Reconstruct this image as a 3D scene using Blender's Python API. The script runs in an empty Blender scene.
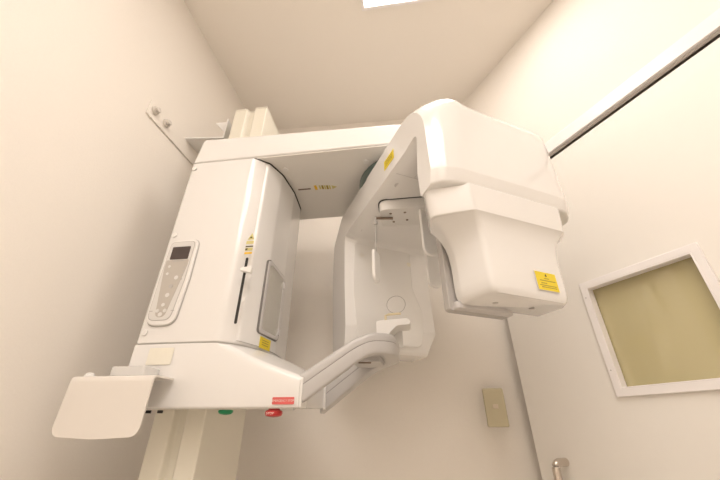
import bpy, bmesh, math
from math import sin, cos, pi, radians, atan2, sqrt
from mathutils import Vector, Matrix
S = bpy.context.scene
COL = S.collection
CAMZ = 1.1                                   # eye height; heights called z below are measured from it

# ------------------------------------------------------------------ materials
def mat(name, rgb, rough=.5, metal=0., coat=0., noise=0., nscale=60., bump=0., emit=0., spec=.5):
    m = bpy.data.materials.new(name); m.use_nodes = True
    nt = m.node_tree; b = nt.nodes['Principled BSDF']
    b.inputs['Base Color'].default_value = (*rgb, 1)
    b.inputs['Roughness'].default_value = rough
    b.inputs['Metallic'].default_value = metal
    b.inputs['Coat Weight'].default_value = coat
    b.inputs['Coat Roughness'].default_value = .08
    b.inputs['Specular IOR Level'].default_value = spec
    if emit:
        b.inputs['Emission Color'].default_value = (*rgb, 1)
        b.inputs['Emission Strength'].default_value = emit
    tc = nt.nodes.new('ShaderNodeTexCoord')
    n = nt.nodes.new('ShaderNodeTexNoise'); n.inputs['Scale'].default_value = nscale
    n.inputs['Detail'].default_value = 4
    nt.links.new(tc.outputs['Object'], n.inputs['Vector'])
    if noise:
        r = nt.nodes.new('ShaderNodeValToRGB')
        r.color_ramp.elements[0].color = (*[c*(1-noise) for c in rgb], 1)
        r.color_ramp.elements[1].color = (*[min(1, c*(1+noise)) for c in rgb], 1)
        nt.links.new(n.outputs['Fac'], r.inputs['Fac']); nt.links.new(r.outputs['Color'], b.inputs['Base Color'])
    if bump:
        bp = nt.nodes.new('ShaderNodeBump'); bp.inputs['Strength'].default_value = bump
        bp.inputs['Distance'].default_value = .002
        nt.links.new(n.outputs['Fac'], bp.inputs['Height']); nt.links.new(bp.outputs['Normal'], b.inputs['Normal'])
    return m
M = dict(
    wall=mat('wall_paper', (.885, .83, .76), .85, noise=.02, nscale=250, bump=.35, spec=.2),
    ceil=mat('ceiling_paper', (.90, .845, .77), .9, noise=.015, nscale=200, bump=.2, spec=.2),
    floor=mat('floor_vinyl', (.86, .79, .70), .5, noise=.03, nscale=12),
    door=mat('door_laminate', (.87, .83, .77), .5, noise=.01, nscale=30, spec=.4),
    trim=mat('white_trim', (.90, .86, .84), .35, noise=.01),
    white=mat('white_enamel', (.83, .81, .785), .24, coat=.6, noise=.006, nscale=8),
    white2=mat('white_plastic', (.83, .81, .78), .4, coat=.15, noise=.006, nscale=8),
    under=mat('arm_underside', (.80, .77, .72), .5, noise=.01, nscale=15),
    grey=mat('light_grey_plastic', (.60, .575, .56), .38, coat=.1, noise=.01, nscale=20),
    grey2=mat('mid_grey_plastic', (.48, .455, .43), .4, noise=.01, nscale=20),
    cream=mat('column_paint', (.82, .78, .67), .3, coat=.3, noise=.01, nscale=8),
    trayw=mat('tray_paint', (.80, .75, .69), .45, noise=.01, nscale=40),
    dark=mat('dark_gap', (.02, .018, .016), .6, noise=.05),
    armgrey=mat('arm_grey_plastic', (.52, .50, .485), .35, coat=.25, noise=.01, nscale=20),
    gasket=mat('gasket_rubber', (.20, .185, .17), .5, noise=.03),
    screen=mat('display_glass', (.07, .05, .045), .25, noise=.1, nscale=40),
    key=mat('membrane_grey', (.52, .48, .43), .5, noise=.02),
    keyw=mat('membrane_white', (.72, .70, .67), .45, noise=.01),
    yellow=mat('yellow_label', (.84, .66, .03), .45, noise=.04, nscale=200),
    orange=mat('amber_label', (.85, .52, .03), .45, noise=.03, nscale=200),
    olive=mat('pale_olive_print', (.62, .55, .22), .5, noise=.03, nscale=200),
    ink=mat('dark_print', (.10, .08, .03), .6, noise=.05, nscale=200),
    ink2=mat('soft_print', (.38, .28, .05), .6, noise=.05, nscale=200),
    red=mat('red_plastic', (.55, .02, .02), .3, coat=.3, noise=.03),
    redl=mat('red_label', (.74, .13, .12), .4, noise=.02),
    pinkl=mat('label_letter', (.9, .72, .66), .5, noise=.01),
    green=mat('green_plastic', (.0, .22, .08), .35, noise=.03),
    teal=mat('hub_dark', (.08, .12, .11), .3, coat=.5, noise=.05),
    steel=mat('brushed_steel', (.66, .60, .54), .18, metal=1., noise=.02, nscale=80),
    brown=mat('bronze_metal', (.22, .16, .12), .4, metal=.6, noise=.03),
    switch=mat('switch_plastic', (.54, .48, .32), .3, coat=.3, noise=.01),
    switchk=mat('switch_key', (.66, .57, .46), .35, noise=.01),
    bone=mat('bite_plastic', (.85, .74, .50), .4, noise=.02),
    patch=mat('cream_sticker', (.84, .80, .69), .5, noise=.03, nscale=90),
    bolt=mat('bolt_cap', (.70, .65, .59), .45, noise=.03),
    fill_lamp=mat('fill_lamp_diffuser', (1., .935, .885), .5, emit=3.05, noise=0),  # emission for the two ceiling panels added as fill
    lamp=mat('lamp_diffuser', (1., .935, .885), .5, emit=4.2, noise=0),
    mirror=mat('mirror_glass', (.86, .85, .80), .03, metal=1., noise=0),
)
def glassmat():
    m = bpy.data.materials.new('lead_glass'); m.use_nodes = True
    nt = m.node_tree; b = nt.nodes['Principled BSDF']
    b.inputs['Base Color'].default_value = (.66, .58, .33, 1)
    b.inputs['Roughness'].default_value = .03; b.inputs['IOR'].default_value = 1.75
    b.inputs['Transmission Weight'].default_value = .2
    return m
M['glass'] = glassmat()
def clearmat():
    m = bpy.data.materials.new('clear_plastic'); m.use_nodes = True
    b = m.node_tree.nodes['Principled BSDF']
    b.inputs['Base Color'].default_value = (.97, .95, .92, 1)
    b.inputs['Roughness'].default_value = .2; b.inputs['Transmission Weight'].default_value = .35
    return m
M['clear'] = clearmat()

# ------------------------------------------------------------------ frames
def W(p): return Vector((p[0], p[1], p[2] + CAMZ))
HX, HY = Vector((.991, -.1345)), Vector((.1345, .991))
def ML(p): return Vector((-.573 + HX.x*p[0] + HY.x*p[1], .876 + HX.y*p[0] + HY.y*p[1], p[2] + CAMZ))   # unit frame: along, across, up
def CL(p): return Vector((-.05 + .929*p[0] - .37*p[1], 1.085 + .37*p[0] + .929*p[1], p[2] + CAMZ))       # rotating C-arm frame

# ------------------------------------------------------------------ builders
def finish(name, bm, m, parent=None, bev=0., seg=3, ang=30, smooth=True):
    bmesh.ops.recalc_face_normals(bm, faces=bm.faces)
    me = bpy.data.meshes.new(name)
    off = parent_loc(parent)
    for v in bm.verts: v.co -= off
    if smooth:
        for f in bm.faces: f.smooth = True
        if not bev:
            for e in bm.edges:
                if len(e.link_faces) == 2 and e.calc_face_angle(0) > radians(ang): e.smooth = False
    bm.to_mesh(me); bm.free()
    o = bpy.data.objects.new(name, me); COL.objects.link(o)
    for k in (m if isinstance(m, (list, tuple)) else [m]): me.materials.append(M[k])
    if parent: o.parent = parent
    if bev:
        b = o.modifiers.new('bevel', 'BEVEL'); b.width = bev; b.segments = seg
        b.limit_method = 'ANGLE'; b.angle_limit = radians(ang); b.harden_normals = True
        b.use_clamp_overlap = True
    return o
def parent_loc(p):
    v = Vector((0, 0, 0))
    while p is not None: v += p.location; p = p.parent
    return v
def rpoly(pts, rad, n=5):
    """round the corners of a 2D polygon; always n+1 points per corner"""
    out = []; N = len(pts)
    for i, p in enumerate(pts):
        r = rad[i] if isinstance(rad, (list, tuple)) else rad
        a = Vector(pts[i-1][:2]); b = Vector(p[:2]); c = Vector(pts[(i+1) % N][:2])
        d1 = (a-b); d2 = (c-b); l1, l2 = d1.length, d2.length; d1 /= l1; d2 /= l2
        if r <= 0: out += [b.copy()]*1; continue
        al = d1.angle(d2); t = min(r/math.tan(al/2), l1*.49, l2*.49)
        p1 = b+d1*t; p2 = b+d2*t
        for k in range(n+1):
            u = k/n; out.append(p1*(1-u)**2 + b*2*u*(1-u) + p2*u*u)
    return [(v.x, v.y) for v in out]
def loft(bm, secs, caps=True, closed=False):
    R = [[bm.verts.new(p) for p in s] for s in secs]; n = len(R[0])
    K = len(R) if closed else len(R)-1
    for i in range(K):
        A, B = R[i], R[(i+1) % len(R)]
        for j in range(n): bm.faces.new((A[j], A[(j+1) % n], B[(j+1) % n], B[j]))
    if caps and not closed:
        bm.faces.new(R[0][::-1]); bm.faces.new(R[-1])
    return R
def prism(name, F, pts, z0, z1, m, parent=None, bev=0., **k):
    bm = bmesh.new()
    f0 = z0 if callable(z0) else (lambda p: z0); f1 = z1 if callable(z1) else (lambda p: z1)
    loft(bm, [[F((p[0], p[1], f0(p))) for p in pts], [F((p[0], p[1], f1(p))) for p in pts]])
    return finish(name, bm, m, parent, bev, **k)
def slab(bm, P, r, u, n, pts, t0, t1):
    """extrude a 2D outline lying in the plane P + x r + y u, from depth t0 to t1 along n"""
    loft(bm, [[P + r*a + u*b + n*t for a, b in pts] for t in (t0, t1)])
def rect(w, h, r=0, cx=0, cy=0, n=4):
    p = [(cx-w/2, cy-h/2), (cx+w/2, cy-h/2), (cx+w/2, cy+h/2), (cx-w/2, cy+h/2)]
    return rpoly(p, r, n) if r else p
def circ(r, n=20, cx=0, cy=0): return [(cx+r*cos(2*pi*k/n), cy+r*sin(2*pi*k/n)) for k in range(n)]
def plate(name, P, r, u, pts, t, m, parent, t0=0., bev=0., **k):
    bm = bmesh.new(); n = r.cross(u).normalized()
    slab(bm, P, r, u, n, pts, t0, t0+t)
    return finish(name, bm, m, parent, bev, **k)
def tube(name, path, rad, m, parent=None, n=10, closed=False, flat=None):
    bm = bmesh.new(); secs = []; P = [Vector(p) for p in path]; N = len(P)
    for i, p in enumerate(P):
        a = P[i-1] if (i or closed) else p; b = P[(i+1) % N] if (i < N-1 or closed) else p
        t = (b-a).normalized()
        up = Vector((0, 0, 1)) if abs(t.z) < .9 else Vector((0, 1, 0))
        x = t.cross(up).normalized(); y = x.cross(t).normalized()
        rr = rad[i] if isinstance(rad, (list, tuple)) else rad
        secs.append([p + x*rr*cos(2*pi*k/n) + y*rr*sin(2*pi*k/n) for k in range(n)])
    loft(bm, secs, True, closed)
    return finish(name, bm, m, parent)
def arcpath(pts, r, n=6):
    """3D polyline with rounded inner corners"""
    P = [Vector(p) for p in pts]; out = [P[0]]
    for i in range(1, len(P)-1):
        a, b, c = P[i-1], P[i], P[i+1]; t = min(r, (a-b).length*.49, (c-b).length*.49)
        p1 = b+(a-b).normalized()*t; p2 = b+(c-b).normalized()*t
        for k in range(n+1):
            u = k/n; out.append(p1*(1-u)**2 + b*2*u*(1-u) + p2*u*u)
    return out+[P[-1]]
def sweep_rect(bm, path, w, h, zo, r=.008):
    """upright rounded-rectangle section swept along a path; w across, h tall (list), zo height offset"""
    secs = []; P = path; N = len(P)
    for i, p in enumerate(P):
        t = (P[min(N-1, i+1)]-P[max(0, i-1)]); x = Vector((t.y, -t.x, 0)).normalized()
        ww = w[i] if isinstance(w, list) else w; hh = h[i] if isinstance(h, list) else h
        oo = zo[i] if isinstance(zo, list) else zo
        secs.append([p + x*a + Vector((0, 0, b+oo)) for a, b in rpoly([(-ww/2, -hh/2), (ww/2, -hh/2), (ww/2, hh/2), (-ww/2, hh/2)], r if isinstance(r, list) else min(r, hh*.45), 3)])
    loft(bm, secs)
def text(name, s, P, r, u, size, m, parent, cx=True):
    c = bpy.data.curves.new(name, 'FONT'); c.body = s; c.size = size; c.extrude = .0002
    c.align_x = 'CENTER'; c.align_y = 'CENTER'
    t = bpy.data.objects.new('tmp', c); COL.objects.link(t)
    me = bpy.data.meshes.new_from_object(t, depsgraph=bpy.context.evaluated_depsgraph_get())
    bpy.data.objects.remove(t); bpy.data.curves.remove(c)
    n = r.cross(u).normalized(); off = parent_loc(parent)
    for v in me.vertices: v.co = P + r*v.co.x + u*v.co.y + n*(v.co.z+.0006) - off
    me.name = name; me.materials.clear(); me.materials.append(M[m])
    o = bpy.data.objects.new(name, me); COL.objects.link(o); o.parent = parent
    return o
def empty(name, loc, label, cat, group=None):
    o = bpy.data.objects.new(name, None); o.empty_display_size = .1; COL.objects.link(o)
    o.location = loc; o['label'] = label; o['category'] = cat
    if group: o['group'] = group
    return o
def struct(o, label=None, cat=None):
    o['kind'] = 'structure'
    if label: o['label'] = label
    if cat: o['category'] = cat
    return o
ID = lambda p: Vector(p)

# ------------------------------------------------------------------ the room
CE = CAMZ + 1.655
LC, RC = Vector((-.646, 1.52)), Vector((.590, 1.334))
ldir = Vector((-.178, -.984)); rdir = Vector((.430, -.903)); yend = -1.5
def along(p, d, y): return p + d*((y-p.y)/d.y)
LF, RF = along(LC, ldir, yend), along(RC, rdir, yend)
ln = Vector((-.984, .178)); rn = Vector((.903, .430))     # outward normals
bd = (RC-LC).normalized(); bn = Vector((-bd.y, bd.x))
def wallprism(name, a, b, n, z0, z1, m, t=.1, label=None, cat=None):
    a, b, n = Vector(a), Vector(b), Vector(n).normalized()
    pts = [a, b, b+n*t, a+n*t]
    return struct(prism(name, ID, [tuple(p) for p in pts], z0, z1, m, smooth=False), label, cat)
wallprism('wall_left', LF-Vector((0, 0)), LC, ln, 0, CE, 'wall', label='cream textured wall on the left carrying the steel bracket', cat='wall')
wallprism('wall_back', LC + ln*.1, RC + rn*.12 , bn, 0, CE, 'wall', label='cream back wall behind the X-ray machine with the light switch', cat='wall')
wallprism('wall_front', LF, RF, (0, -1), 0, CE, 'wall', label='cream wall behind the photographer', cat='wall')
DT = CAMZ + .926                                           # door top
dA = RC + rdir*.003; dB = RC + rdir*1.02
wallprism('wall_right', RC, RF, rn, DT + .022, CE, 'wall', t=.012, label='cream wall above the sliding door', cat='wall')
wallprism('wall_right', dB + rdir*.003, RF, rn, 0, DT + .022, 'wall', label='cream wall beside the sliding door, outside the picture', cat='wall')
fl = [LF + Vector((-.2, -.2)), RF + Vector((.3, -.2)), RC + Vector((.25, .2)), LC + Vector((-.2, .2))]
struct(prism('floor', ID, [tuple(p) for p in fl], -.1, 0, 'floor', smooth=False), 'brown vinyl floor below the machine', 'floor')
# ceiling with an opening for recessed luminaires, one in view and two added for fill, is one slab; the luminaires sit just below it
struct(prism('ceiling', ID, [tuple(p) for p in fl], CE, CE+.1, 'ceil', smooth=False), 'beige papered ceiling', 'ceiling')

# door panel with the window opening
RU = Vector((rdir.x, rdir.y, 0)); ZU = Vector((0, 0, 1)); RN = -Vector((rn.x, rn.y, 0))   # RN points into the room
def RWp(s, z, t=0.): return Vector((RC.x, RC.y, 0)) + RU*s + Vector((0, 0, z + CAMZ)) + RN*t
bm = bmesh.new()
w0, w1, v0, v1 = .340, .622, .100, .398                      # glass opening
R0 = Vector((RC.x, RC.y, CAMZ)) - RN*.04
def ringslab(bm, P, r, u, n, outer, inner, t0, t1):
    for A, B, a, b in ((0, 1, 0, 1), (1, 2, 1, 2), (2, 3, 2, 3), (3, 0, 3, 0)):
        q = [outer[A], outer[B], inner[b], inner[a]]
        vs = [[bm.verts.new(P + r*x + u*y + n*t) for x, y in q] for t in (t0, t1)]
        bm.faces.new(vs[0][::-1]); bm.faces.new(vs[1])
        for i in (0, 2): bm.faces.new((vs[0][i], vs[0][(i+1) % 4], vs[1][(i+1) % 4], vs[1][i]))
    bmesh.ops.remove_doubles(bm, verts=bm.verts, dist=1e-5)
ringslab(bm, R0, RU, ZU, RN, [(.003, -CAMZ+.006), (1.02, -CAMZ+.006), (1.02, .926), (.003, .926)],
         [(w0, v0), (w1, v0), (w1, v1), (w0, v1)], 0, .041)
door = struct(finish('door_1', bm, 'door', smooth=False), 'cream sliding door with a small olive glass window and steel pull', 'door')
bm = bmesh.new()
ringslab(bm, R0, RU, ZU, RN, [(.322, .080), (.641, .080), (.641, .418), (.322, .418)],
         [(w0, v0), (w1, v0), (w1, v1), (w0, v1)], .041, .050)
ringslab(bm, R0, RU, ZU, RN, [(w0-.0005, v0-.0005), (w1+.0005, v0-.0005), (w1+.0005, v1+.0005), (w0-.0005, v1+.0005)],
         [(w0+.004, v0+.004), (w1-.004, v0+.004), (w1-.004, v1-.004), (w0+.004, v1-.004)], .022, .050)
wf = finish('window_frame', bm, 'trim', door, bev=.0015, seg=2, smooth=True)
for s, z in ((w0+.003, v1-.03), (w0+.003, v0+.05)):
    plate('frame_screw', RWp(s-.012, z, .0102), RU, ZU, circ(.0018, 8), .0006, 'grey2', wf)
g = plate('window_pane', RWp((w0+w1)/2, (v0+v1)/2, -.03), RU, ZU, rect(w1-w0+.001, v1-v0+.001), .008, 'glass', door, smooth=False)
# what lies past the door: a dim corridor wall with a framed notice, seen faintly through the lead glass
far = RN*-.55
cw = plate('wall_corridor', Vector((RC.x, RC.y, CAMZ)) + RU*.55 + far, RU, ZU, rect(2.6, 2.7, cy=.2), .05, 'wall', None, smooth=False)
struct(cw, 'plain corridor wall seen dimly through the olive glass', 'wall')

# tubular pull
hs, ht, hz = .104, .052, -.086
path = arcpath([RWp(hs, hz, .0), RWp(hs, hz, ht), RWp(hs, hz-.30, ht), RWp(hs, hz-.30, 0)], .028, 8)
tube('door_handle', path, .0115, 'steel', door, 14)
# header rail
bm = bmesh.new()
slab(bm, Vector((RC.x, RC.y, CAMZ)), RU, ZU, RN, [(.0, .9485), (1.75, .9485), (1.75, 1.001), (.0, 1.001)], .0005, .013)
struct(finish('trim_1', bm, 'trim', None, bev=.002, seg=2), 'white header rail running above the sliding door', 'trim')

# ------------------------------------------------------------------ ceiling lights
def ceiling_light(P, label, Lw=.62, Lh=.34, lm='lamp'):
    r = Vector((.988, -.155, 0)); u = Vector((-.155, -.988, 0))
    r = Vector((HX.x, HX.y, 0)); u = -Vector((HY.x, HY.y, 0))
    root = empty('ceiling_light', P, label, 'ceiling light', 'recessed ceiling lights')
    bm = bmesh.new()
    ringslab(bm, P, r, u, Vector((0, 0, 1)), [(0, 0), (Lw, 0), (Lw, Lh), (0, Lh)], [(.012, .012), (Lw-.012, .012), (Lw-.012, Lh-.012), (.012, Lh-.012)], -.010, 0)
    finish('light_frame', bm, 'trim', root, smooth=False)
    plate('diffuser', P + Vector((0, 0, -.002)), u, r, rect(Lh-.0245, Lw-.0245, 0, Lh/2, Lw/2), .004, lm, root, t0=-.000, smooth=False)
ceiling_light(Vector((.010, .816, CE-.0005)), 'bright white recessed ceiling light at the top edge of the picture')
ceiling_light(Vector((-.60, -.10, CE-.0005)), 'large white fill panel added out of view, nearest above the photographer', 1.25, .50, 'fill_lamp')  # unseen panel added to even out the brightness
ceiling_light(Vector((-.60, -.80, CE-.0005)), 'large white fill panel added out of view, farthest behind the photographer', 1.25, .50, 'fill_lamp')  # second unseen panel, added for more frontal fill

# ------------------------------------------------------------------ light switch
BU = Vector((bd.x, bd.y, 0)); BN = -Vector((bn.x, bn.y, 0))
sp = along(LC, bd, 1.35); sp = LC + bd*((.485-LC.x)/bd.x)
SP = Vector((sp.x, sp.y, CAMZ+.071))
sw = empty('light_switch', SP, 'small beige rectangular light switch on back wall beside the door', 'light switch')
plate('switch_plate', SP, BU, ZU, rect(.073, .125, .006), .009, 'switch', sw, bev=.004, seg=3, t0=.0003)
plate('switch_surround', SP + ZU*.002, BU, ZU, rect(.024, .020, .002), .0015, 'switch', sw, t0=.0093)
plate('rocker', SP + ZU*.002, BU, ZU, rect(.018, .014, .002), .004, 'switchk', sw, bev=.001, t0=.0105)

# ------------------------------------------------------------------ wall bracket
LU = Vector((.178, .984, 0)); LNN = Vector((.984, -.178, 0))
def LWp(y, z, t=0.): p = along(LC, ldir, y); return Vector((p.x, p.y, z+CAMZ)) + LNN*t
br = empty('wall_bracket', LWp(.95, 1.03), 'flat steel bracket bolted to left wall, reaching toward the column top', 'bracket')
P = LWp(.828, 0); 
bm = bmesh.new()
slab(bm, P, LU, ZU, LNN, [(0, .992), (.44, .992), (.44, 1.062), (0, 1.062)], .0005, .006)
finish('wall_bar', bm, 'wall', br, bev=.001, seg=2)
for y, z in ((.853, 1.030), (.912, 1.030)):
    b = plate('bolt', LWp(y, z, .006), LU, ZU, circ(.0155, 20), .010, 'bolt', br, bev=.003)
    plate('bolt_cap', LWp(y, z, .016), LU, ZU, circ(.0105, 16), .012, 'bolt', b, bev=.004)
# horizontal tie plate from the bar to the column, and its gusset
a = LWp(1.02, 1.062, .003); c1 = W((-.568, 1.015, 1.062))
bm = bmesh.new()
pts = [(a.x, a.y), (c1.x, c1.y), (c1.x+.006, c1.y+.05), (-.712, 1.13)]
loft(bm, [[Vector((x, y, CAMZ+z)) for x, y in pts] for z in (1.062, 1.068)])
finish('tie_plate', bm, 'white2', br, smooth=False)
bm = bmesh.new()
tri = [(-.602, 1.075), (-.548, 1.075), (-.548, 1.13), (-.602, 1.13)]
tri = [(-.630, 1.172), (-.572, 1.180), (-.572, 1.105)]
loft(bm, [[Vector((x, y, CAMZ+z)) for x, z in tri] for y in (1.035, 1.041)])
loft(bm, [[Vector((x, y, CAMZ+z)) for x, z in [(-.577, 1.069), (-.5715, 1.069), (-.5715, 1.18), (-.577, 1.18)]] for y in (1.02, 1.08)])
finish('gusset_plate', bm, 'white2', br, smooth=False)

# ================================================================== THE X-RAY UNIT
root = empty('panoramic_xray_machine', Vector((-.45, 1.08, 0)),
             'tall white dental panoramic X-ray machine standing against the back wall', 'x-ray machine')
# --- column (profile: two ridges with a groove, plain side)
cw_, cd = .140, .235
cx0, ky = .039, .105
def CC(p): return ML((p[0], p[1], p[2]))
prof = [(0, 0), (.052, 0), (.060, .016), (.080, .016), (.088, 0), (cw_, 0), (cw_, cd), (0, cd)]
prof = [(cx0-.008+x, ky+y) for x, y in prof]
prism('column', CC, prof, -CAMZ+.02, 1.178, 'cream', root, bev=.004, seg=3)
prism('base_plate', CC, rect(.34, .36, .03, cx0+.08, ky+.13), -CAMZ+.0005, -CAMZ+.02, 'grey', root, bev=.003)
prism('column_cap', CC, [(x, y) for x, y in prof], 1.178, 1.183, 'cream', root)

# --- carriage housing
hp = [(0, 0), (.222, 0), (.262, .035), (.285, .10), (.292, .20), (.285, .31), (.255, .39), (0, .40)]
hous = prism('carriage_housing', ML, rpoly(hp, [.012, .035, .05, .05, .05, .05, .06, .02], 5), .1905, .7934, 'white', root, bev=.004, seg=3, ang=50)
fp = [(.248, .028), (.263, .030), (.288, .095), (.298, .20), (.290, .315), (.262, .372), (.240, .372), (.240, .06)]
cover = prism('front_cover', ML, rpoly(fp, [.004, .012, .05, .08, .05, .01, .004, .004], 5), .197, .789, 'white', root, bev=.002, seg=2, ang=50)
seam = prism('housing_gap', ML, rpoly([(x*.985+.003, y*.985+.004) for x, y in hp], [.012, .035, .05, .05, .05, .05, .06, .02], 5), .186, .1908, 'grey2', root)
tube('cover_seam', [ML((.2462, .0262, .20)), ML((.2462, .0262, .780))], .0016, 'grey2', cover, 8)
prism('housing_gap', ML, rpoly([(.222, .0012), (.266, .033), (.2905, .10), (.2998, .20), (.2925, .31), (.262, .385), (.21, .39), (.21, .01)], [.02, .03, .06, .08, .05, .02, .004, .004], 5), .7895, .7936, 'dark', root)
HR = Vector((HX.x, HX.y, 0)); HN = -Vector((HY.x, HY.y, 0))
def HP(a, z, t=0.): return ML((a, -t, z))
for a, z in ((.010, .768), (.004+.008, .508), (.014, .218)):
    plate('screw_cap', HP(a+.006, z), HR, ZU, circ(.0085, 18), .004, 'white2', hous, bev=.002)
# control panel
def HPc(a, z, t=0.): return HP(a*.95 + .011, z, t)
bez = plate('control_panel', HPc(.054, .362), HR, ZU, rpoly([(-.047, -.128), (.034, -.128), (.044, .0), (.044, .124), (-.045, .124), (-.049, 0)], [.03, .03, .1, .022, .022, .1]), .007, 'white2', hous, bev=.005, seg=3)
PNL = .0071
plate('panel_gasket', HPc(.054, .362), HR, ZU, rpoly([(-.0485, -.1297), (.0355, -.1297), (.0457, .0), (.0457, .1257), (-.0465, .1257), (-.0507, 0)], [.03, .03, .1, .022, .022, .1]), .0016, 'grey2', bez)
plate('membrane_edge', HPc(.052, .360), HR, ZU, rpoly([(-.0415, -.1135), (.0235, -.1135), (.0355, .0), (.0375, .1195), (-.0375, .1195), (-.0415, 0)], [.02, .02, .1, .012, .012, .1]), .0006, 'grey2', bez, t0=PNL)
plate('membrane', HPc(.052, .360), HR, ZU, rpoly([(-.040, -.112), (.022, -.112), (.034, .0), (.036, .118), (-.036, .118), (-.040, 0)], [.02, .02, .1, .012, .012, .1]), .0012, 'keyw', bez, t0=PNL)
plate('key_field', HPc(.050, .345), HR, ZU, rpoly([(-.018, -.090), (.008, -.090), (.034, .06), (.034, .075), (-.034, .075), (-.034, .05)], [.018, .018, .02, .004, .004, .02]), .0008, 'key', bez, t0=PNL+.0012)
plate('display', HPc(.052, .442), HR, ZU, rect(.055, .040, .002), .0012, 'screen', bez, t0=PNL+.0012)
for k, (a, z, r) in enumerate([(.062, .365, .006), (.053, .340, .006), (.050, .315, .006), (.046, .288, .005), (.034, .272, .005), (.056, .272, .005), (.045, .262, .006),
                               (.030, .400, .004), (.030, .378, .004)]):
    plate('key', HPc(a, z), HR, ZU, circ(r, 14), .0012, 'keyw' if k != 1 else 'grey2', bez, t0=PNL+.0018)
for z in (.408, .396, .384, .372, .360):
    plate('key_legend', HPc(.078, z), HR, ZU, rect(.006, .003), .0006, 'grey2', bez, t0=PNL+.0018)
for a in (.014, .078):
    plate('key_legend', HPc(a, .272), HR, ZU, rect(.009, .002), .0006, 'grey2', bez, t0=PNL+.0010)
plate('key_legend', HPc(.052, .416), HR, ZU, rect(.034, .003), .0006, 'grey2', bez, t0=PNL+.0018)
# slot with its lever
sl = plate('height_slot', HP(.262, .325), HR, ZU, rect(.0075, .185, .0035), .0008, 'dark', hous, t0=-.0003)
plate('slot_lever', HP(.272, .378), HR, ZU, rpoly([(-.018, -.004), (-.018, .004), (.012, .009), (.014, 0), (.012, -.012)], .002), .012, 'white2', hous, bev=.002)
plate('slot_marker', HP(.273, .295), HR, ZU, rpoly([(-.003, -.008), (.005, -.004), (.005, .006), (-.003, .008)], .001), .003, 'white2', hous, bev=.001)
# hazard decal above the slot
dec = plate('hazard_label', HP(.262, .485), HR, ZU, [(-.009, -.010), (.011, -.010), (.002, .012)], .0006, 'olive', hous)
plate('hazard_mark', HP(.263, .482), HR, ZU, circ(.003, 6), .0004, 'ink', dec, t0=.0006)
for z, h, m_ in ((.463, .010, 'olive'), (.450, .004, 'ink'), (.441, .009, 'olive'), (.429, .006, 'orange')):
    plate('hazard_band', HP(.262, z+.003), HR, ZU, rect(.022, h), .0006, m_, dec)
plate('hazard_mark', HP(.255, .444), HR, ZU, rect(.006, .006), .0004, 'ink', dec, t0=.0006)

# mirror on the curved cover (frame, glass)
ma, mb = ML((.2865, .090, 0)), ML((.2985, .200, 0))
MR = (mb-ma); MR.z = 0; ml = MR.length; MR.normalize(); MN = MR.cross(ZU)
P0 = Vector((ma.x, ma.y, CAMZ+.342))
mo = [(-.006, -.110), (ml-.008, -.110), (ml+.002, -.09), (ml+.002, .094), (.008, .110), (-.006, .104)]
mo = rpoly(mo, [.012, .014, .014, .014, .014, .012])
mi = [(x+(ml/2-x)*.20, y*.90) for x, y in mo]
bm = bmesh.new(); n_ = len(mo)
g_ = plate('mirror_gasket', P0, MR, ZU, [(ml/2+(x-ml/2)*1.05, y*1.025) for x, y in mo], .030, 'gasket', cover, t0=-.0275)
R_ = [[bm.verts.new(P0+MR*x+ZU*y+MN*t) for x, y in q] for q, t in ((mo, -.03), (mo, .005), (mi, .005), (mi, -.03))]
for i in range(4):
    A, B = R_[i], R_[(i+1) % 4]
    for j in range(n_): bm.faces.new((A[j], A[(j+1) % n_], B[(j+1) % n_], B[j]))
mf = finish('mirror_frame', bm, 'grey', cover, bev=.002, seg=2, ang=50)
plate('mirror', P0, MR, ZU, [(x, y) for x, y in mi], .002, 'mirror', mf, t0=.0015, smooth=False)
plate('mirror_hinge', P0 + MR*(ml-.006) + ZU*.065, MR, ZU, rect(.008, .02, .002), .004, 'grey', mf, t0=.005)
plate('mirror_hinge', P0 + MR*(ml-.006) - ZU*.085, MR, ZU, rect(.008, .02, .002), .004, 'grey', mf, t0=.005)
lb = plate('yellow_label', P0 + MR*.040 - ZU*.132, MR, ZU, rect(.060, .030), .0015, 'yellow', cover, t0=.0005)
for k in range(3): plate('label_line', P0 + MR*.040 - ZU*(.125+.006*k), MR, ZU, rect(.036, .0018), .0003, 'ink2', lb, t0=.002)

# --- lower skirt of the carriage
bm = bmesh.new(); secs = []
for a, zn, kh, zt, k1 in ((.003, .188, .004, .1885, .40), (.02, .188, .004, .1885, .402), (.18, .188, .004, .1885, .404), (.225, .186, .010, .1885, .405),
                          (.25, .180, .028, .188, .402), (.275, .170, .062, .187, .395), (.30, .158, .10, .184, .385), (.33, .146, .13, .176, .37),
                          (.37, .131, .14, .160, .345), (.41, .118, .13, .140, .31), (.442, .108, .10, .114, .275)):
    q = rpoly([(0, .042), (k1, .042), (k1, zt-.012), (k1-.03, zt), (kh, zt), (0, zn)], [.006, .006, .01, .02, .02, .02 if a > .24 else .004], 4)
    secs.append([ML((a, y-.0005, z + (.045*y if z < .06 else 0))) for y, z in q])
loft(bm, secs)
skirt = finish('carriage_skirt', bm, 'white', root, ang=38, bev=.003, seg=2)
bmr = [(.001, .001), (.001, .399), (.42, .265), (.42, .001)]
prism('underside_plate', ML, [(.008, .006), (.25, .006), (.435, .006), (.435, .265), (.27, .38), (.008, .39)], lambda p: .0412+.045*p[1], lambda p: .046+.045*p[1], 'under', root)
for a in (.075, .105): plate('rubber_foot', ML((a, .02, .040)), HR, -HN*-1, circ(.006, 10), .006, 'dark', skirt, t0=-.000)
plate('stained_patch', HP(.082, .158), HR, ZU, rect(.066, .040, .003), .0008, 'patch', skirt, t0=.002)['label'] = 'yellowed square sticker'
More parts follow.
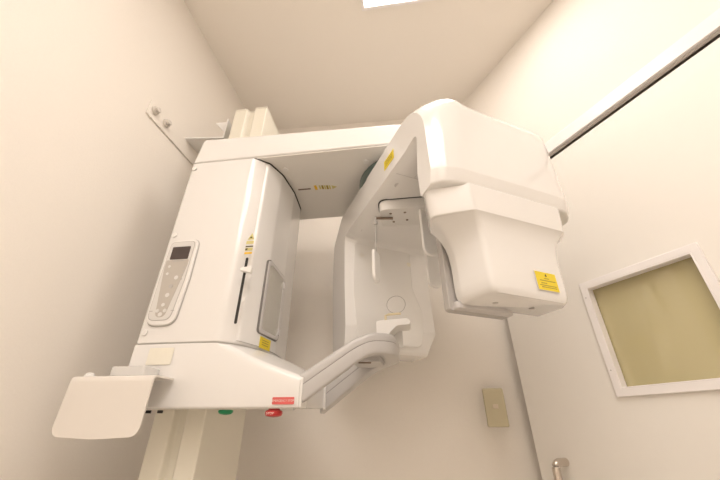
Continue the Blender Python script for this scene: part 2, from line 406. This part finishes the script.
rl = plate('red_label', HP(.408, .056), HR, ZU, rect(.050, .0145, .002), .0008, 'redl', skirt, t0=.002)
text('label_lettering', 'EMERGENCY STOP', HP(.408, .056, .0028), HR, ZU, .0060, 'pinkl', rl)
# emergency stop button hanging below, green indicator
def lathe(name, P, prof_, m, parent, n=24, ax=None):
    bm = bmesh.new(); loft(bm, [[P + Vector((r*cos(2*pi*k/n), r*sin(2*pi*k/n), z)) for k in range(n)] for r, z in prof_])
    return finish(name, bm, m, parent)
eb = lathe('emergency_stop_button', ML((.380, .024, .0415)), [(.013, 0.002), (.013, -.002), (.0185, -.004), (.0195, -.009), (.0175, -.014), (.010, -.016), (.002, -.017)], 'red', root)
text('button_lettering', 'STOP', ML((.380, .0012, .0315)), HR, ZU, .007, 'pinkl', eb)
lathe('green_indicator', ML((.262, .030, .040)), [(.016, 0), (.0165, -.004), (.013, -.008), (.004, -.010)], 'green', root)

# --- folded tray with its apron, clear holder
tr = plate('accessory_tray', ML((.0, 0, 0)), HR, ZU, [(0, 0), (.001, 0), (.001, .001)], .0001, 'trayw', root) if False else None
A0, A1, kf = -.066, .135, -.073
bm = bmesh.new(); t = .004
zt = .106
secs = []
fold = [(-.004, zt), (kf+.012, zt), (kf+.004, zt-.002), (kf, zt-.010), (kf, zt-.07), (kf, zt-.118)]
fi = [(-.004, zt-t), (kf+.012, zt-t), (kf+.007, zt-.005), (kf+t, zt-.011), (kf+t, zt-.07), (kf+t, zt-.118)]
def apron(a): return a
poly = fold + fi[::-1]
# flange + fold as a sweep along a, then the rounded apron as a slab
flangeo = [( -.004, zt), (kf+.010, zt), (kf+.003, zt-.003), (kf, zt-.010), (kf, zt-.014), (kf+t, zt-.014), (kf+t, zt-.011), (kf+.0065, zt-.0065), (kf+.011, zt-t), (-.004, zt-t)]
loft(bm, [[ML((a, k, z)) for k, z in flangeo] for a in (A0, A1)])
slab(bm, ML((0, kf, 0)), HR, ZU, HN*-1, rpoly([(A0, zt-.014), (A0, zt-.118), ((A0+A1)/2, zt-.123), (A1, zt-.118), (A1, zt-.014)], [0, .022, .3, .022, 0], 6), 0, t)
tray = finish('accessory_tray', bm, 'trayw', root, ang=25)
tray['label'] = 'folded beige metal tray with hanging apron'
bmc = prism('clear_holder', ML, rpoly([(.012, -.060), (.095, -.060), (.095, -.004), (.012, -.004)], .006), zt+.0003, zt+.021, 'clear', tray, bev=.002, seg=2)
lathe('tray_stud', ML((-.045, -.05, zt)), [(.011, 0), (.010, .006), (.006, .009), (.001, .010)], 'white2', tray)

# --- chin-rest support: U-shaped pair of arms
path = arcpath([ML(p) for p in ((.425, .022, .072), (.560, .056, .170), (.590, .066, .186), (.634, .086, .189), (.644, .205, .189), (.585, .234, .176), (.435, .262, .074))], .028, 6)
# smooth by one pass of Chaikin twice
def chaikin(P, k=2):
    for _ in range(k):
        Q = [P[0]]
        for a, b in zip(P, P[1:]): Q += [a*.75+b*.25, a*.25+b*.75]
        P = Q+[P[-1]]
    return P
pp = []
for a_, b_ in zip(path, path[1:]):
    m_ = max(1, int((b_-a_).length/.03)); pp += [a_.lerp(b_, q/m_) for q in range(m_)]
pp.append(path[-1])
nP = len(pp)
Ht = [.067 - .016*sin(pi*i/(nP-1)) for i in range(nP)]
Wd = [.036 + .010*sin(pi*i/(nP-1)) for i in range(nP)]
bm = bmesh.new(); sweep_rect(bm, pp, Wd, [h*.40 for h in Ht], [h*.30 for h in Ht], [.0008, .0008, .011, .011])
ca = finish('chin_rest_arm', bm, 'armgrey', root, ang=45)
bm = bmesh.new(); sweep_rect(bm, pp, [w*.97 for w in Wd], .004, [h*.085 for h in Ht], .001)
finish('arm_seam', bm, 'gasket', ca)
bm = bmesh.new(); sweep_rect(bm, pp, Wd, [h*.58 for h in Ht], [-h*.212 for h in Ht], [.007, .007, .0008, .0008])
finish('arm_lower_shell', bm, 'armgrey', ca, ang=45)
for k_ in (.026, .258):
    plate('arm_socket', ML((.441, k_, .073+.03*k_)), Vector((HY.x, HY.y, 0)), ZU, rect(.044, .062, .004), .006, 'white2', skirt, bev=.001)
# bridge plate at the tip carrying the chin rest
prism('tip_plate', ML, rpoly([(.560, .10), (.618, .115), (.622, .185), (.575, .215), (.545, .20), (.54, .13)], .015), .152, .198, 'armgrey', ca, bev=.003)
prism('latch_slot', ML, [(.560, .108), (.592, .112), (.590, .124), (.558, .120)], .1498, .1522, 'brown', ca)
# chin rest
cp = rpoly([(.603, .188), (.603, .274), (.692, .279), (.702, .270), (.698, .260), (.662, .258), (.640, .238), (.629, .188)], [0, .006, .006, .006, .006, .02, .02, 0], 4)
bm = bmesh.new(); loft(bm, [[ML((a, k, z)) for a, z in cp] for k in (.165, .235)])
cr = finish('chin_rest', bm, 'white2', root, bev=.002, seg=2, ang=35)
bs = tube('bite_stick', [ML((.628, .200, .278)), ML((.628, .200, .298)), ML((.636, .200, .301)), ML((.674, .200, .303))], .0035, 'bone', cr, 8)
rc_ = ML((.661, .200, .331))
tube('wire_loop', [rc_ + HR*(.028*cos(2*pi*k/28)) + ZU*(.027*sin(2*pi*k/28)) + HN*(.004*cos(2*pi*k/28)) for k in range(28)], .0010, 'grey2', cr, 6, closed=True)
plate('rest_back_plate', ML((.650, .240, .236)), HR, ZU, rect(.05, .05, .004), .003, 'clear', cr)

# --- fixed top arm
tp = [(0, 0), (.696, 0.0), (.90, .03), (.96, .12), (.96, .28), (.90, .37), (.70, .395), (0, .40)]
tpr = rpoly(tp, [.012, .2, .1, .1, .1, .1, .2, .03], 6)
top = bmesh.new()
def tz(p): return .906 - .022*max(0, p[0])/.7
R_ = []
for f, g_ in ((.0, 0), (.0, 1)): pass
edge = [ML((x, y, .797)) for x, y in tpr]
edge2 = [ML((x + (.012 if x < .2 else 0)*(1 if x < .05 else 0), y, tz((x, y)) - .012)) for x, y in tpr]
cxm, cym = .45, .2
edge3 = [ML((x + (cxm-x)*.006 + (.014 if x < .05 else 0), y + (cym-y)*.012, tz((x, y)))) for x, y in tpr]
loft(top, [edge, edge2, edge3])
ta = finish('top_arm', top, 'white', root, bev=.006, seg=3, ang=28)
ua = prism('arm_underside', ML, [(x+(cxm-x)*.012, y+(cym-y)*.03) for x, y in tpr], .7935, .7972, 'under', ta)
# lettering, dark bar and small caps on the underside
UX, UY = HR, HN                                   # readable from below: normal points down
def UP(X, Y): return Vector((X, Y, CAMZ+.7935))
DN = Vector((0, 0, -1))
def uplate(name, X, Y, pts, m, par, t=.0008):
    return plate(name, UP(X, Y), UX, -UY*-1, pts, t, m, par, t0=0) if UX.cross(UY).z < 0 else plate(name, UP(X, Y), UY, UX, [(b, a) for a, b in pts], t, m, par)
uplate('dark_bar', -.210, 1.016, rect(.048, .007), 'brown', ua)
q = uplate('underside_label', -.166, 1.006, rect(.010, .026), 'orange', ua)
for i, (x, m_) in enumerate(((-.150, 'olive'), (-.140, 'ink2'), (-.131, 'olive'), (-.122, 'ink2'), (-.113, 'olive'))):
    uplate('label_block', x, 1.004, rect(.007, .022), m_, q)
uplate('label_arrow', -.098, 1.002, [(-.007, -.011), (.012, 0), (-.007, .011)], 'olive', q)
for X, Y in ((-.26, .905), (.02, .865), (-.255, 1.13)):
    uplate('screw_cap', X, Y, circ(.009, 16), 'white2', ua, .003)

# --- rotating C-arm: one bent body (far housing, beam, shoulder, head cover)
hub = lathe('rotation_hub', CL((.165, -.172, .745)), [(.166, 0), (.169, .006), (.169, .044), (.165, .0485)], 'teal', root, 40)
B0 = (-.47, .745)
def cprof(w):
    # near face position and top height as they change across the width
    yn = -.553 - .019*min(1, w/.02) - .010*min(1, max(0, w-.02)/.04)
    if w > .36: yn += .028*((w-.36)/.05)**2
    zt_ = .749 + .020*math.exp(-((w-.065)/.045)**2) - (.055*((w-.36)/.05)**2 if w > .36 else 0)
    rt = .125 - .085*min(1, w/.09)**.8
    cap = [(-.45, zt_)]
    sh = rpoly([(-.45, zt_), (yn, zt_), (yn-.002, .50), (yn+.006, .464), (-.498, .458), (-.494, .53), (-.512, .632), (-.45, .620)],
               [0, rt, .02, .010, .004, .006, .03, 0], 5)
    q_ = min(1, w/.09)**.8
    ry, rz_ = .100 - .062*q_, .120 - .080*q_
    arc_ = [(yn + ry*(1-sin(pi/2*k/7)), zt_ - rz_*(1-cos(pi/2*k/7))) for k in range(8)]
    run = cap + arc_ + sh[7:]
    far = rpoly([(-.45, .620), (-.01, .620), (.0, .60), (.004, .45), (-.002, .30), (.014, .222), (.150, .222), (.160, .50), (.150, .66), (.060, .749), (-.45, .749)],
                [0, .02, .015, .05, .04, .02, .02, .05, .05, .05, 0], 4)
    c = max(0, 1-w/.03)
    run = [(y, z) if i_ < 1 or not (-.52 < y < -.44 and z < .70) else (y - .008*c, z + (.020*c if z > .60 else 0)) for i_, (y, z) in enumerate(run)]
    far = [(y + (.020*c if y < .03 and z < .615 else 0), z + (.020*c if (y < .005 and .60 < z < .63) else 0)) for y, z in far]
    return run, far[1:-1]
bm = bmesh.new()
ws = [0, .01, .02, .035, .05, .07, .09, .12, .2, .26, .30, .335]
rings = []
for w in ws:
    run, far_ = cprof(w)
    # the far housing is a little narrower towards its foot
    def sq(y, z):
        d = .012*max(0, min(1, (.60-z)/.38)) if y > -.1 else 0
        if w > .3 and z < .26: return -.020
        return d*(1 - w/.1675) if w < .1675 else -d*.8*(1 - w/.1675)
    rings.append(([bm.verts.new(CL((w, y, z))) for y, z in run], [bm.verts.new(CL((w+sq(y, z), y, z))) for y, z in far_]))
for (r0, f0), (r1, f1) in zip(rings, rings[1:]):
    a, b = r0+f0, r1+f1; n_ = len(a)
    for j in range(n_): bm.faces.new((a[j], a[(j+1) % n_], b[(j+1) % n_], b[j]))
r0, f0 = rings[0]; bm.faces.new((r0+f0)[::-1])
rl_, fl_ = rings[-1]
bm.faces.new([rl_[-1]] + fl_ + [rl_[0]])
prev = rl_
for w in (.36, .375, .39, .402, .41):
    run, _ = cprof(w); cur = [bm.verts.new(CL((w, y, z))) for y, z in run]; n_ = len(cur)
    for j in range(n_): bm.faces.new((prev[j], prev[(j+1) % n_], cur[(j+1) % n_], cur[j]))
    prev = cur
bm.faces.new(prev)
carm = finish('rotating_arm', bm, 'white', root, bev=.011, seg=4, ang=34)
CR = Vector((.929, .370, 0)); CB = Vector((-.370, .929, 0))     # across, away
# yellow label on the side of the beam
lb = plate('yellow_label', CL((0, -.365, .690)), -CB, ZU, rect(.062, .034), .0008, 'yellow', carm, t0=.0003)
for k in range(4): plate('label_line', CL((0, -.365, .700-.006*k)), -CB, ZU, rect(.044, .0016), .0003, 'ink2', lb, t0=.0011)
# seam around the beam near the shoulder
tube('arm_seam', [CL((.006, -.392, .6195)), CL((.03, -.392, .6195)), CL((.30, -.392, .6195))], .0008, 'grey', carm, 6)
tube('arm_seam', [CL((.062, -.392, .6195)), CL((.064, -.45, .6195))], .0008, 'grey', carm, 6)
for w, y in ((.035, -.345), (.04, -.07), (.225, -.07), (.24, -.36)):
    plate('cover_cap', CL((w, y, .622)), CB, CR, circ(.010, 20), .0012, 'grey', carm)
for w, z in ((.06, .560), (.255, .555)):
    plate('cover_cap', CL((w, .001, z)), CR, ZU, circ(.009, 18), .003, 'patch', carm)
# raised inner cover of the far housing
bm = bmesh.new()
slab(bm, CL((0, .004, 0)), CR, ZU, -CB, rpoly([(.045, .245), (.285, .245), (.300, .36), (.262, .46), (.262, .605), (.030, .605), (.028, .42)], [.03, .03, .08, .08, .01, .01, .1], 6), 0, .006)
finish('inner_cover', bm, 'white2', carm, bev=.005, seg=3, ang=40)

# --- X-ray head below the cover
# the head's collar and body share one outline family
co = [(.050, -.455), (.008, -.520), (.083, -.576), (.338, -.576), (.368, -.540), (.366, -.455)]
ho = [(.094, -.455), (.092, -.480), (.108, -.558), (.312, -.556), (.332, -.530), (.332, -.455)]
cr_ = [.004, .022, .02, .02, .012, .004]; hr_ = [.004, .02, .016, .02, .015, .004]
cpl, hpl = rpoly(co, cr_, 5), rpoly(ho, hr_, 5)
def mixp(t): return [(a[0]*(1-t)+b[0]*t, a[1]*(1-t)+b[1]*t) for a, b in zip(cpl, hpl)]
bm = bmesh.new()
loft(bm, [[CL((x, y, z)) for x, y in mixp(t)] for z, t in ((.470, -.15), (.430, -.07), (.406, .0), (.400, .02))])
finish('head_collar', bm, 'white', carm, bev=.003, seg=2, ang=50)
bm = bmesh.new(); secs = []
for z, t in ((.402, .02), (.400, .10), (.392, .36), (.380, .60), (.364, .80), (.345, .92), (.320, 1.), (.28, 1.01), (.262, 1.02)):
    secs.append([CL((x, y, z)) for x, y in mixp(t)])
cxh, cyh = .216, -.50
for z, s in ((.246, .985), (.237, .955), (.232, .91)):
    secs.append([CL((cxh+(x-cxh)*s, cyh+(y-cyh)*s, z)) for x, y in mixp(1.02)])
loft(bm, secs)
head = finish('xray_head', bm, 'white', carm, ang=50)
for w in (.16, .26): plate('head_screw', CL((w, -.50, .232)), CB, CR, circ(.006, 12), .0012, 'grey2', head)
FD = (CL((.312, -.556, 0))-CL((.108, -.558, 0))).normalized()
FP = CL((.108, -.558, .272)) + FD*.147 + FD.cross(ZU)*.0012
lb = plate('yellow_label', FP, FD, ZU, rect(.0605, .0435), .0006, 'trim', head)
ly = plate('label_face', FP, FD, ZU, rect(.058, .041), .0005, 'yellow', lb, t0=.0006)
plate('label_mark', FP + ZU*.014, FD, ZU, [(-.003, -.003), (.003, -.003), (0, .004)], .0003, 'ink', ly, t0=.0011)
for z, a, l in ((.006, 0, .014), (.001, .002, .044), (-.005, -.010, .016), (-.010, 0, .046), (-.014, .002, .042)):
    plate('label_line', FP + ZU*z + FD*a, FD, ZU, rect(l, .0016), .0003, 'ink2', ly, t0=.0011)
# grey detector plate on the patient side of the head
bm = bmesh.new()
slab(bm, CL((0, -.432, 0)), CR, ZU, -CB, rpoly([(.079, .221), (.235, .221), (.262, .240), (.262, .61), (.079, .61)], [.010, .02, .02, .0, .0], 4), 0, .019)
gp = finish('detector_plate', bm, 'grey2', carm, bev=.003, seg=2)
prism('detector_foot', CL, rpoly([(.090, -.465), (.215, -.475), (.240, -.465), (.245, -.440), (.090, -.440)], .008), .2235, .240, 'grey', gp, bev=.003)

# --- head support hanging through the centre of the arm
BLK = [(.628, .060), (.80, .060), (.80, .215), (.628, .215)]
def bz(p): return .584 + .036*max(0, p[1]-.060)/.155
prism('support_opening', ML, rpoly([(.6245, .056), (.81, .056), (.81, .13), (.6245, .13)], [.03, .01, .01, .01], 5), .6193, .621, 'dark', root)
prism('head_support', ML, rpoly(BLK, [.028, .01, .01, .01], 5), bz, .632, 'white2', root, bev=.003, seg=3)
hsup = [o for o in root.children if o.name.startswith('head_support')][0]
for X, Y, z_ in ((.096, .880, .5915), (.140, .873, .5915), (.113, .951, .6065), (.156, .939, .6065)):
    lathe('support_screw', W((X, Y, z_)), [(.0042, 0), (.0042, -.0012), (.0010, -.0014)], 'brown', hsup, 10)
tube('support_rod', [W((.105, .905, .590)), W((.051, .905, .590))], .0042, 'brown', root, 10)
tube('temple_rod', [W((.049, .893, .588)), W((.0475, .893, .46))], .0028, 'grey2', root, 8)
lathe('rod_knob', W((.049, .893, .556)), [(.002, 0), (.006, .003), (.007, .008), (.006, .013), (.002, .016)], 'grey2', root, 12)
def paddle(X, Y, z0, z1, w, rz):
    r = Vector((cos(rz), sin(rz), 0))
    o = plate('temple_pad', W((X, Y, 0)), r, ZU, rpoly([(-w/2, z0), (w/2, z0), (w/2, z1), (-w/2, z1)], [w*.49, w*.49, .004, .004], 7), .010, 'white2', root, t0=-.005, bev=.004, seg=3, ang=50)
    return o
paddle(.047, .893, .366, .462, .044, radians(66))
paddle(.200, .845, .425, .575, .052, radians(28))
paddle(.226, .955, .372, .605, .048, radians(28))

# ------------------------------------------------------------------ camera, world, exposure
cd_ = bpy.data.cameras.new('camera'); cam = bpy.data.objects.new('camera', cd_); COL.objects.link(cam)
cd_.sensor_width = 36; cd_.lens = 337/720*36; cd_.clip_start = .01
cam.location = (0, 0, CAMZ); cam.rotation_euler = (radians(90)+atan2(190, 337), 0, 0)
S.camera = cam
wd = bpy.data.worlds.new('world'); S.world = wd; wd.use_nodes = True
wd.node_tree.nodes['Background'].inputs['Color'].default_value = (.05, .04, .03, 1)
wd.node_tree.nodes['Background'].inputs['Strength'].default_value = .3
S.view_settings.view_transform = 'Standard'; S.view_settings.look = 'None'
S.view_settings.gamma = 1; S.view_settings.use_curve_mapping = False
S.view_settings.exposure = 1.40
